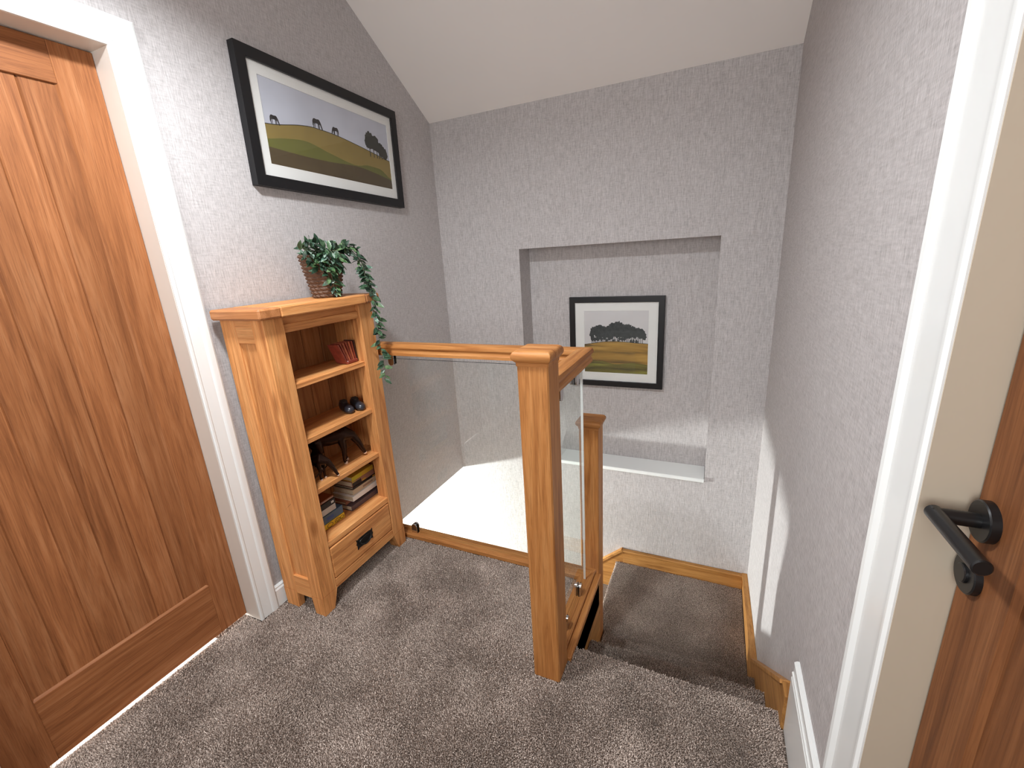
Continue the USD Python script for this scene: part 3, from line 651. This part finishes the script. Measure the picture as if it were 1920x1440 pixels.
z += .0265; book(.165, 1.045, 1.204, z, .012, .115, (150, 84, 48), 'thin rust-brown book topping the left pile', GL, spine_marks=[(.6, .98, .4, .6, (200, 190, 180))])
z = Z4
book(.172, 1.283, 1.486, z, .024, .128, (86, 70, 74), 'dusky purple-brown book at the bottom of the right pile', GR)
z += .0245; book(.140, 1.283, 1.470, z, .014, .10, (150, 92, 66), 'thin brown book set back, second from bottom of the right pile', GR)
z += .0145; book(.172, 1.300, 1.484, z, .024, .125, (232, 228, 222), 'white book in the middle of the right pile', GR, spine_marks=[(.88, .92, .4, .6, (120, 120, 120))])
z += .0245; book(.164, 1.312, 1.474, z, .024, .12, (196, 170, 140), 'beige book on top of the white one in the right pile', GR, spine_marks=[(.4, .8, .3, .7, (150, 120, 100))])
z += .0245; book(.162, 1.318, 1.468, z, .010, .115, (24, 20, 22), 'thin black book in the upper half of the right pile', GR, spine_marks=[(.85, .97, .2, .8, (190, 130, 40))])
z += .0105; book(.160, 1.318, 1.464, z, .026, .115, (150, 104, 84), 'patterned pink-brown book second from the top of the right pile', GR, spine_marks=[(.02, .4, .05, .75, (40, 30, 26)), (.02, .2, .8, .95, (190, 160, 50)), (.45, .6, .1, .4, (190, 150, 50))])
z += .0265; book(.160, 1.322, 1.462, z, .022, .115, (206, 164, 52), 'mustard yellow book on top of the right pile', GR, spine_marks=[(.0, .45, .1, .9, (196, 178, 40))])

# ------------------------------------------------------------------ basket plant on top of the bookcase
pc = np.array([.150, 1.375, 1.245])
pl = thing('potted_plant', tuple(pc), 'trailing green plant in a brown woven basket on top of the bookcase', 'plant')
def basket():
    rows, n = 12, 96; H = .170; rings = []
    for i in range(rows * 6 + 1):
        t_ = i / (rows * 6); zz = t_ * H
        r = .049 + (.082 - .049) * t_ ** .9
        row = int(min(i // 6, rows - 1)); ph = (i % 6) / 6
        prof_ = .0045 * abs(math.sin(math.pi * ph))
        a = np.arange(n) * 2 * math.pi / n
        tw = .0028 * np.sin(a * 17 + row * 1.9 + ph * 4.5)
        rr = r + prof_ + tw * (.4 + abs(math.sin(math.pi * ph)))
        rings.append(np.stack([pc[0] + rr * np.cos(a), pc[1] + rr * np.sin(a), np.full(n, pc[2] + .001 + zz)], 1))
    top = rings[-1]
    for f_, dz in ((.93, .003), (.90, -.004), (.86, -.05), (.3, -.055)):
        rings.append(np.stack([pc[0] + (top[:, 0] - pc[0]) * f_, pc[1] + (top[:, 1] - pc[1]) * f_, top[:, 2] + dz], 1))
    return loft(rings)
bm = basket()
bm.vertices[:, 0] = np.where(bm.vertices[:, 0] < .012, .012 + (bm.vertices[:, 0] - .012) * .02, bm.vertices[:, 0])
part(pl, 'basket', bm, plain('woven_basket', S(98, 72, 56), .7, bump=.5, bscale=260., var=.35), True, label='brown woven seagrass basket')
part(pl, 'soil', lathe([(.001, .128), (.070, .128), (.068, .118), (.001, .118)], tuple(pc), 24), plain('dark_soil', S(40, 30, 24), .9))
LEAFM = []
for i, (c1, c2) in enumerate((((44, 72, 48), (88, 118, 86)), ((30, 54, 40), (62, 92, 68)), ((58, 92, 52), (120, 146, 104)), ((84, 118, 100), (164, 184, 168)))):
    LEAFM.append(mat(f'leaf_{i}', {'g': ('geometry', {}), 'n': ('noise_texture', {'scale': 70.0, 'detail': 2.0}), 'r': ('rgb_ramp', {'ramp': [(.4, S(*c1)), (.66, S(*c2))]}), 'p': ('principled_bsdf', {'roughness': .38}), 't': ('translucent_bsdf', {'color': S(*c2)}), 'x': ('mix_closure', {'fac': .12})},
        [('g.position', 'n.vector'), ('n.fac', 'r.fac'), ('r.color', 'p.base_color'), ('p.BSDF', 'x.closure1'), ('t.BSDF', 'x.closure2')], 'x.closure'))
STEM = plain('vine_stem', S(96, 104, 78), .6)
def leaf(p, d, n_, L):
    d = d / np.linalg.norm(d); s_ = np.cross(d, n_); s_ /= np.linalg.norm(s_) + 1e-9; n_ = np.cross(s_, d)
    us = [0, .18, .42, .68, .88, 1.0]; ws = [.04, .30, .44, .34, .15, .0]
    V, F = [], []
    for u, w2 in zip(us, ws):
        c_ = p + d * L * u - n_ * L * .22 * u * u
        V += [c_ + s_ * w2 * L * .52 + n_ * L * .07 * w2, c_ - n_ * .0002, c_ - s_ * w2 * L * .52 + n_ * L * .07 * w2]
    for i in range(5):
        a = i * 3
        F += [(a, a + 1, a + 4), (a, a + 4, a + 3), (a + 1, a + 2, a + 5), (a + 1, a + 5, a + 4)]
    V = np.array(V); V2 = V - n_ * .0006
    F = np.array(F); m_ = trimesh.Trimesh(np.vstack([V, V2]), np.vstack([F, F[:, ::-1] + len(V)]), process=False)
    return m_
LEAVES = 0
def vine(pts, nleaf, L=.028, spread=1.0, skip=0.):
    global LEAVES
    P = np.array(pts, float)
    t0 = np.linspace(0, 1, len(P)); tt = np.linspace(0, 1, 40)
    from scipy.interpolate import CubicSpline
    cs = CubicSpline(t0, P); C = cs(tt)
    part(pl, 'vine', tube(C, np.linspace(.0017, .0009, 40), 5), STEM, True)
    side = 1
    for k_ in range(nleaf):
        u = skip + (1 - skip) * (k_ + .6) / nleaf
        p = cs(u); tg = cs(u, 1); tg /= np.linalg.norm(tg) + 1e-9
        out = np.array([rng.gauss(.55, .5), rng.gauss(0, .75), rng.gauss(.15, .5)])
        out -= tg * out @ tg
        out = out / (np.linalg.norm(out) + 1e-9)
        d = tg * rng.uniform(.05, .6) + out * spread
        nrm_ = np.array([.75 + rng.gauss(0, .3), -.35 + rng.gauss(0, .3), .65 + rng.gauss(0, .3)])
        ll = L * rng.uniform(.75, 1.2)
        m_ = leaf(p, d, nrm_, ll)
        lo = m_.vertices[:, 0].min()
        if lo < .012: m_.apply_translation([.012 - lo, 0, 0])
        part(pl, 'leaf', m_, LEAFM[rng.choice([0, 0, 1, 1, 1, 2, 3])], True); LEAVES += 1
c0 = pc + [0, 0, .165]
# long trailing vine over the far front corner
vine([c0 + [.04, .02, .0], (.21, 1.455, 1.425), (.235, 1.495, 1.37), (.245, 1.515, 1.31), (.262, 1.515, 1.262), (.290, 1.492, 1.225), (.296, 1.488, 1.14), (.292, 1.484, 1.05), (.296, 1.486, .96), (.290, 1.484, .865)], 58, .037, skip=.06)
vine([c0 + [.05, .03, .0], (.215, 1.44, 1.44), (.245, 1.487, 1.39), (.25, 1.50, 1.32), (.262, 1.50, 1.27), (.292, 1.476, 1.235), (.300, 1.470, 1.16), (.297, 1.474, 1.09)], 34, .037, skip=.1)
vine([c0 + [.05, .0, .0], (.205, 1.47, 1.44), (.215, 1.52, 1.40), (.22, 1.535, 1.34), (.225, 1.53, 1.285)], 26, .036, skip=.1)
# over the front of the basket
for ang, ze, nl in ((-78, 1.375, 8), (-64, 1.355, 9), (-52, 1.335, 10), (-40, 1.30, 13), (-30, 1.262, 16), (-22, 1.275, 15), (-14, 1.32, 11), (-4, 1.345, 10), (8, 1.36, 9), (-46, 1.37, 8), (-58, 1.385, 7), (-34, 1.35, 9)):
    ca, sa = math.cos(math.radians(ang)), math.sin(math.radians(ang))
    P_ = lambda r, z_, j=0: (pc[0] + r * ca - j * sa, pc[1] + r * sa + j * ca, z_)
    zm = .5 * (1.41 + ze)
    vine([c0 + [.02, 0, -.005], P_(.062, 1.428), P_(.092, 1.412), P_(.088, zm, .008), P_(.062 + .035 * (ze - 1.26) / .15, ze, .014)], nl, .035, spread=.8, skip=.3)
# upward and sideways sprigs
for e in (((.17, 1.33, 1.435), (.20, 1.27, 1.44), (.205, 1.225, 1.43)), ((.17, 1.34, 1.445), (.195, 1.29, 1.46), (.20, 1.265, 1.47)), ((.18, 1.36, 1.44), (.195, 1.335, 1.45), (.20, 1.32, 1.455)),
          ((.19, 1.40, 1.44), (.215, 1.40, 1.455), (.225, 1.385, 1.46)), ((.19, 1.42, 1.44), (.21, 1.45, 1.452), (.215, 1.475, 1.445)), ((.17, 1.36, 1.43), (.21, 1.34, 1.44), (.24, 1.32, 1.425)), ((.19, 1.43, 1.44), (.215, 1.435, 1.455), (.23, 1.43, 1.45)),
          ((.15, 1.33, 1.43), (.19, 1.285, 1.435), (.21, 1.245, 1.428)), ((.14, 1.33, 1.43), (.18, 1.30, 1.425), (.20, 1.275, 1.41)), ((.16, 1.345, 1.44), (.20, 1.31, 1.455), (.22, 1.295, 1.45)), ((.19, 1.40, 1.44), (.22, 1.42, 1.445), (.235, 1.45, 1.43)), ((.18, 1.41, 1.44), (.21, 1.46, 1.445), (.225, 1.50, 1.425)), ((.13, 1.33, 1.43), (.15, 1.29, 1.44), (.17, 1.26, 1.435)), ((.12, 1.43, 1.43), (.13, 1.47, 1.44), (.14, 1.50, 1.43))):
    vine([c0 + [0, 0, -.01], *e], 7, .036, skip=.25)
print('leaves', LEAVES)

# ------------------------------------------------------------------ pictures
SKY1 = plain('print_sky', S(196, 199, 210), .6, var=.05, bscale=8.); SKY2 = plain('print_pale_sky', S(214, 212, 212), .6, var=.03, bscale=10.)
def smoothline(pts, n=40):
    from scipy.interpolate import PchipInterpolator
    a = np.array(pts, float); q = PchipInterpolator(a[:, 0], a[:, 1]); x = np.linspace(a[0, 0], a[-1, 0], n)
    return list(zip(x, q(x)))
def picture(label, M, u0, u1, v0, v1, fwid, depth, mo, pi, layers, sky, name='framed_picture'):
    """built in (u, v, d): u right, v up, d towards the room; M maps to the world"""
    base = M(np.array([[(u0 + u1) / 2, v0, 0]]))[0]
    t = thing(name, tuple(base), label, 'picture')
    def W(mesh):
        m_ = mesh.copy(); m_.vertices = M(m_.vertices); trimesh.repair.fix_normals(m_); return m_
    ex = lambda poly, d0, d1: extrude(poly, d0, d1, 'z')
    rings = {}
    outer = [(u0, v0), (u1, v0), (u1, v1), (u0, v1)]; inner = [(u0 + fwid, v0 + fwid), (u1 - fwid, v0 + fwid), (u1 - fwid, v1 - fwid), (u0 + fwid, v1 - fwid)]
    for i in range(4):
        j = (i + 1) % 4
        o0, o1, i0, i1 = map(np.array, (outer[i], outer[j], inner[i], inner[j]))
        r0 = [(*o0, 0), (*o0, depth - .001), (*(o0 + (i0 - o0) * .06), depth), (*(o0 + (i0 - o0) * .94), depth), (*i0, depth - .0015), (*i0, 0)]
        r1 = [(*o1, 0), (*o1, depth - .001), (*(o1 + (i1 - o1) * .06), depth), (*(o1 + (i1 - o1) * .94), depth), (*i1, depth - .0015), (*i1, 0)]
        part(t, 'frame_side', W(loft([r0, r1])), FRAMEBLACK, 25)
    e = .001
    a, b, c, d = inner[0][0] - e, inner[1][0] + e, inner[0][1] - e, inner[2][1] + e
    mpoly = Polygon([(a, c), (b, c), (b, d), (a, d)], [[(pi[0], pi[2]), (pi[1], pi[2]), (pi[1], pi[3]), (pi[0], pi[3])]])
    part(t, 'mount', W(ex(mpoly, .004, depth - mo)), MOUNT, False)
    pr_ = part(t, 'print', W(ex(sbox(pi[0] - .002, pi[2] - .002, pi[1] + .002, pi[3] + .002), .004, depth - mo - .002)), sky, False)
    clip = sbox(pi[0], pi[2], pi[1], pi[3]); dd_ = depth - mo - .002
    for k_, (nm, poly, mm) in enumerate(layers):
        poly = poly.intersection(clip)
        if poly.is_empty: continue
        part(pr_, nm, W(ex(poly, dd_ - .0002, dd_ + .00012 * (k_ + 1))), mm, False)
    part(t, 'glazing', W(ex(sbox(a, c, b, d), depth - .005, depth - .0035)), PICGLASS, False)
    return t
def horse_poly(u, v, s, flip):
    pts = [(-.5, .02), (-.46, .02), (-.43, .40), (-.38, .52), (-.34, .38), (-.36, .02), (-.31, .02), (-.26, .50), (.06, .50), (.10, .02), (.15, .02), (.17, .46), (.22, .44), (.20, .02), (.25, .02), (.29, .52), (.36, .44), (.50, .10), (.56, .03), (.62, .07), (.56, .30), (.46, .62), (.34, .84), (.22, .92), (-.05, .88), (-.30, .92), (-.44, .86), (-.55, .66), (-.57, .25), (-.52, .28)]
    return Polygon([(u + (-a if flip else a) * s, v + b * s) for a, b in pts]).buffer(0)
def blob(u, v, w_, h_, seed, n=40, jag=.12):
    r_ = random.Random(seed); pts = []
    for k_ in range(n):
        a = 2 * math.pi * k_ / n; q = 1 + r_.uniform(-jag, jag)
        pts.append((u + w_ * q * math.cos(a), v + h_ * q * math.sin(a)))
    return Polygon(pts).buffer(0)
# 1: wide picture on the left wall: u = y, v = z, slight tilt
TL = math.radians(-1.6); PC = (1.694, 1.898)
def M1(V):
    V = np.asarray(V, float); u, v, d = V[:, 0] - PC[0], V[:, 1] - PC[1], V[:, 2]
    return np.stack([d + .001, PC[0] + u * math.cos(TL) - v * math.sin(TL), PC[1] + u * math.sin(TL) + v * math.cos(TL)], 1)
def inv1(y, z_):
    u, v = y - PC[0], z_ - PC[1]
    return (PC[0] + u * math.cos(TL) + v * math.sin(TL), PC[1] - u * math.sin(TL) + v * math.cos(TL))
u0, u1, v0, v1 = PC[0] - .4385, PC[0] + .4385, PC[1] - .235, PC[1] + .235
pi1 = (u0 + .083, u1 - .072, v0 + .087, v1 - .080)
f1 = [inv1(*p) for p in ((1.30, 1.898), (1.333, 1.900), (1.382, 1.905), (1.511, 1.928), (1.58, 1.934), (1.647, 1.932), (1.704, 1.928), (1.813, 1.914), (1.935, 1.895), (2.064, 1.873), (2.10, 1.868))]
f2 = [inv1(*p) for p in [(1.29, 1.846), (1.328, 1.847), (1.415, 1.862), (1.52, 1.872), (1.651, 1.846), (1.811, 1.82), (1.891, 1.831), (1.972, 1.827), (2.042, 1.792), (2.12, 1.77)]]
f3 = [inv1(*p) for p in [(1.29, 1.823), (1.331, 1.821), (1.506, 1.812), (1.643, 1.811), (1.81, 1.816), (1.966, 1.798), (2.051, 1.782), (2.12, 1.765)]]
def below(line): 
    s_ = smoothline(line); return Polygon(s_ + [(s_[-1][0], 0), (s_[0][0], 0)])
OL1 = plain('print_olive', S(140, 120, 64), .6, var=.06, bscale=12.); OL2 = plain('print_green', S(104, 104, 48), .6, var=.06, bscale=12.); OL3 = plain('print_brown', S(84, 70, 46), .6, var=.08, bscale=12.)
INK = plain('print_ink', S(44, 40, 40), .6); TREE = plain('print_tree', S(58, 58, 52), .6)
hq = [inv1(*p) for p in ((1.386, 1.904), (1.601, 1.931), (1.700, 1.927))]
ridge = smoothline(f1)
from shapely.geometry import LineString
tr_ = []
for (y, z_, w2, h2, sd) in ((1.925, 1.948, .030, .040, 1), (1.962, 1.940, .030, .036, 2), (2.000, 1.918, .027, .030, 3), (2.025, 1.903, .022, .026, 4), (1.905, 1.938, .016, .026, 5)):
    q = inv1(y, z_); tr_.append(blob(*q, w2, h2, sd))
for y in (1.918, 1.945, 1.968, 1.985, 2.004, 2.024):
    q = inv1(y, 1.905); tr_.append(sbox(q[0] - .002, q[1] - .03, q[0] + .002, q[1] + .03))
low = below(f2).intersection(below(f3)) if False else below([(a, min(b, dict_)) for (a, b), dict_ in zip(smoothline(f2, 30), [q[1] for q in smoothline(f3, 30)])])
picture('wide black framed print of horses on a hill, left wall', M1, u0, u1, v0, v1, .040, .032, .012, pi1,
        [('hill', below(f1), OL1), ('hill', below(f2), OL2), ('hill', low, OL3), ('ridge_line', LineString(ridge).buffer(.0012), INK),
         ('horse', horse_poly(*hq[0], .036, False), INK), ('horse', horse_poly(*hq[1], .044, False), INK), ('horse', horse_poly(*hq[2], .036, True), INK), ('tree_clump', unary_union(tr_), TREE)], SKY1)
# 2: square picture in the niche: u = x, v = z
YP = YB + ND
def M2(V):
    V = np.asarray(V, float); return np.stack([V[:, 0], YP - .001 - V[:, 2], V[:, 1]], 1)
g1 = [(.87, .807), (.888, .809), (.961, .821), (1.02, .829), (1.075, .831), (1.13, .829), (1.20, .824), (1.269, .820), (1.30, .818)]
GOLD = mat('print_field', {'g': ('geometry', {}), 'm': ('mapping', {'scale': (3.0, 3.0, 26.0)}), 'n': ('noise_texture', {'scale': 1.0, 'detail': 3.0, 'distortion': .4}), 'r': ('rgb_ramp', {'ramp': [(.36, S(104, 84, 48)), (.5, S(168, 130, 62)), (.66, S(190, 152, 78))]}), 'p': ('principled_bsdf', {'roughness': .6})},
           [('g.position', 'm.vector'), ('m.vector', 'n.vector'), ('n.fac', 'r.fac'), ('r.color', 'p.base_color')], 'p.BSDF')
GREENF = mat('print_near_field', {'g': ('geometry', {}), 'm': ('mapping', {'scale': (3.0, 3.0, 30.0)}), 'n': ('noise_texture', {'scale': 1.0, 'detail': 3.0, 'distortion': .4}), 'r': ('rgb_ramp', {'ramp': [(.36, S(70, 64, 44)), (.5, S(112, 104, 52)), (.66, S(140, 138, 62))]}), 'p': ('principled_bsdf', {'roughness': .6})},
             [('g.position', 'm.vector'), ('m.vector', 'n.vector'), ('n.fac', 'r.fac'), ('r.color', 'p.base_color')], 'p.BSDF')
TREE2 = plain('print_dark_wood', S(58, 62, 62), .6, var=.3, bscale=60.)
cl = []
crowns = [(.945, .893, .022, .026), (.975, .900, .030, .032), (1.005, .895, .026, .028), (1.035, .902, .024, .026), (1.062, .912, .026, .032), (1.090, .917, .034, .036), (1.122, .905, .026, .032), (1.152, .902, .028, .034), (1.178, .895, .026, .030), (1.205, .888, .026, .028), (1.228, .880, .024, .028), (1.244, .866, .014, .024), (.930, .872, .012, .018), (.936, .852, .012, .02), (1.03, .875, .05, .022), (1.10, .88, .06, .026), (1.17, .875, .05, .018), (.98, .872, .035, .018)]
for i, (a, b, c_, d_) in enumerate(crowns): cl.append(blob(a, b, c_, d_, 20 + i, 34, .16))
for i, x in enumerate(np.linspace(.934, 1.236, 30)): cl.append(sbox(x - .0016 - .0012 * (i % 3 == 0), .80, x + .0016, .89))
for i in range(26): cl.append(blob(.94 + .011 * i + rng.uniform(-.004, .004), .842 + rng.uniform(-.012, .02), .008, .012, 60 + i, 16, .3))
picture('square black framed print of a dark tree clump, inside the niche', M2, .796, 1.356, .548, 1.100, .034, .026, .010, (.886, 1.268, .634, 1.016),
        [('tree_clump', unary_union(cl), TREE2), ('field', below([(a, b) for a, b in g1]), GOLD), ('field', below([(.87, .69), (.98, .705), (1.08, .690), (1.18, .70), (1.30, .685)]), GREENF), ('ridge_line', LineString(smoothline(g1)).buffer(.0012), INK)], SKY2)

# ------------------------------------------------------------------ ceiling lights (above the frame)
for (x, y, z_), lb in ((LAMP, 'white pendant lamp hanging over the landing'),):
    t = thing('pendant_lamp', (x, y, ZF), lb, 'pendant lamp')
    part(t, 'ceiling_rose', lathe([(.001, ZF), (.05, ZF), (.05, ZF - .012), (.02, ZF - .03), (.001, ZF - .03)], (x, y, 0), 24), WHITE)
    part(t, 'flex', cyl((x, y, ZF - .028), (x, y, z_ + .14), .004, 8), WHITE)
    part(t, 'shade', lathe([(.088, z_ + .14), (.110, z_ + .06), (.135, z_ - .03), (.132, z_ - .03), (.107, z_ + .06), (.085, z_ + .14), (.088, z_ + .14)], (x, y, 0), 40), CEIL, True)
    part(t, 'lamp_holder', cyl((x, y, z_ + .145), (x, y, z_ + .118), .02, 16), WHITE)
    part(t, 'shade_spider', cat(cbox(x - .088, x + .088, y - .002, y + .002, z_ + .130, z_ + .133, 0), cbox(x - .002, x + .002, y - .088, y + .088, z_ + .130, z_ + .133, 0)), WHITE)
    part(t, 'diffuser', cyl((x, y, z_ + .016), (x, y, z_ + .022), .104, 32), WHITE)
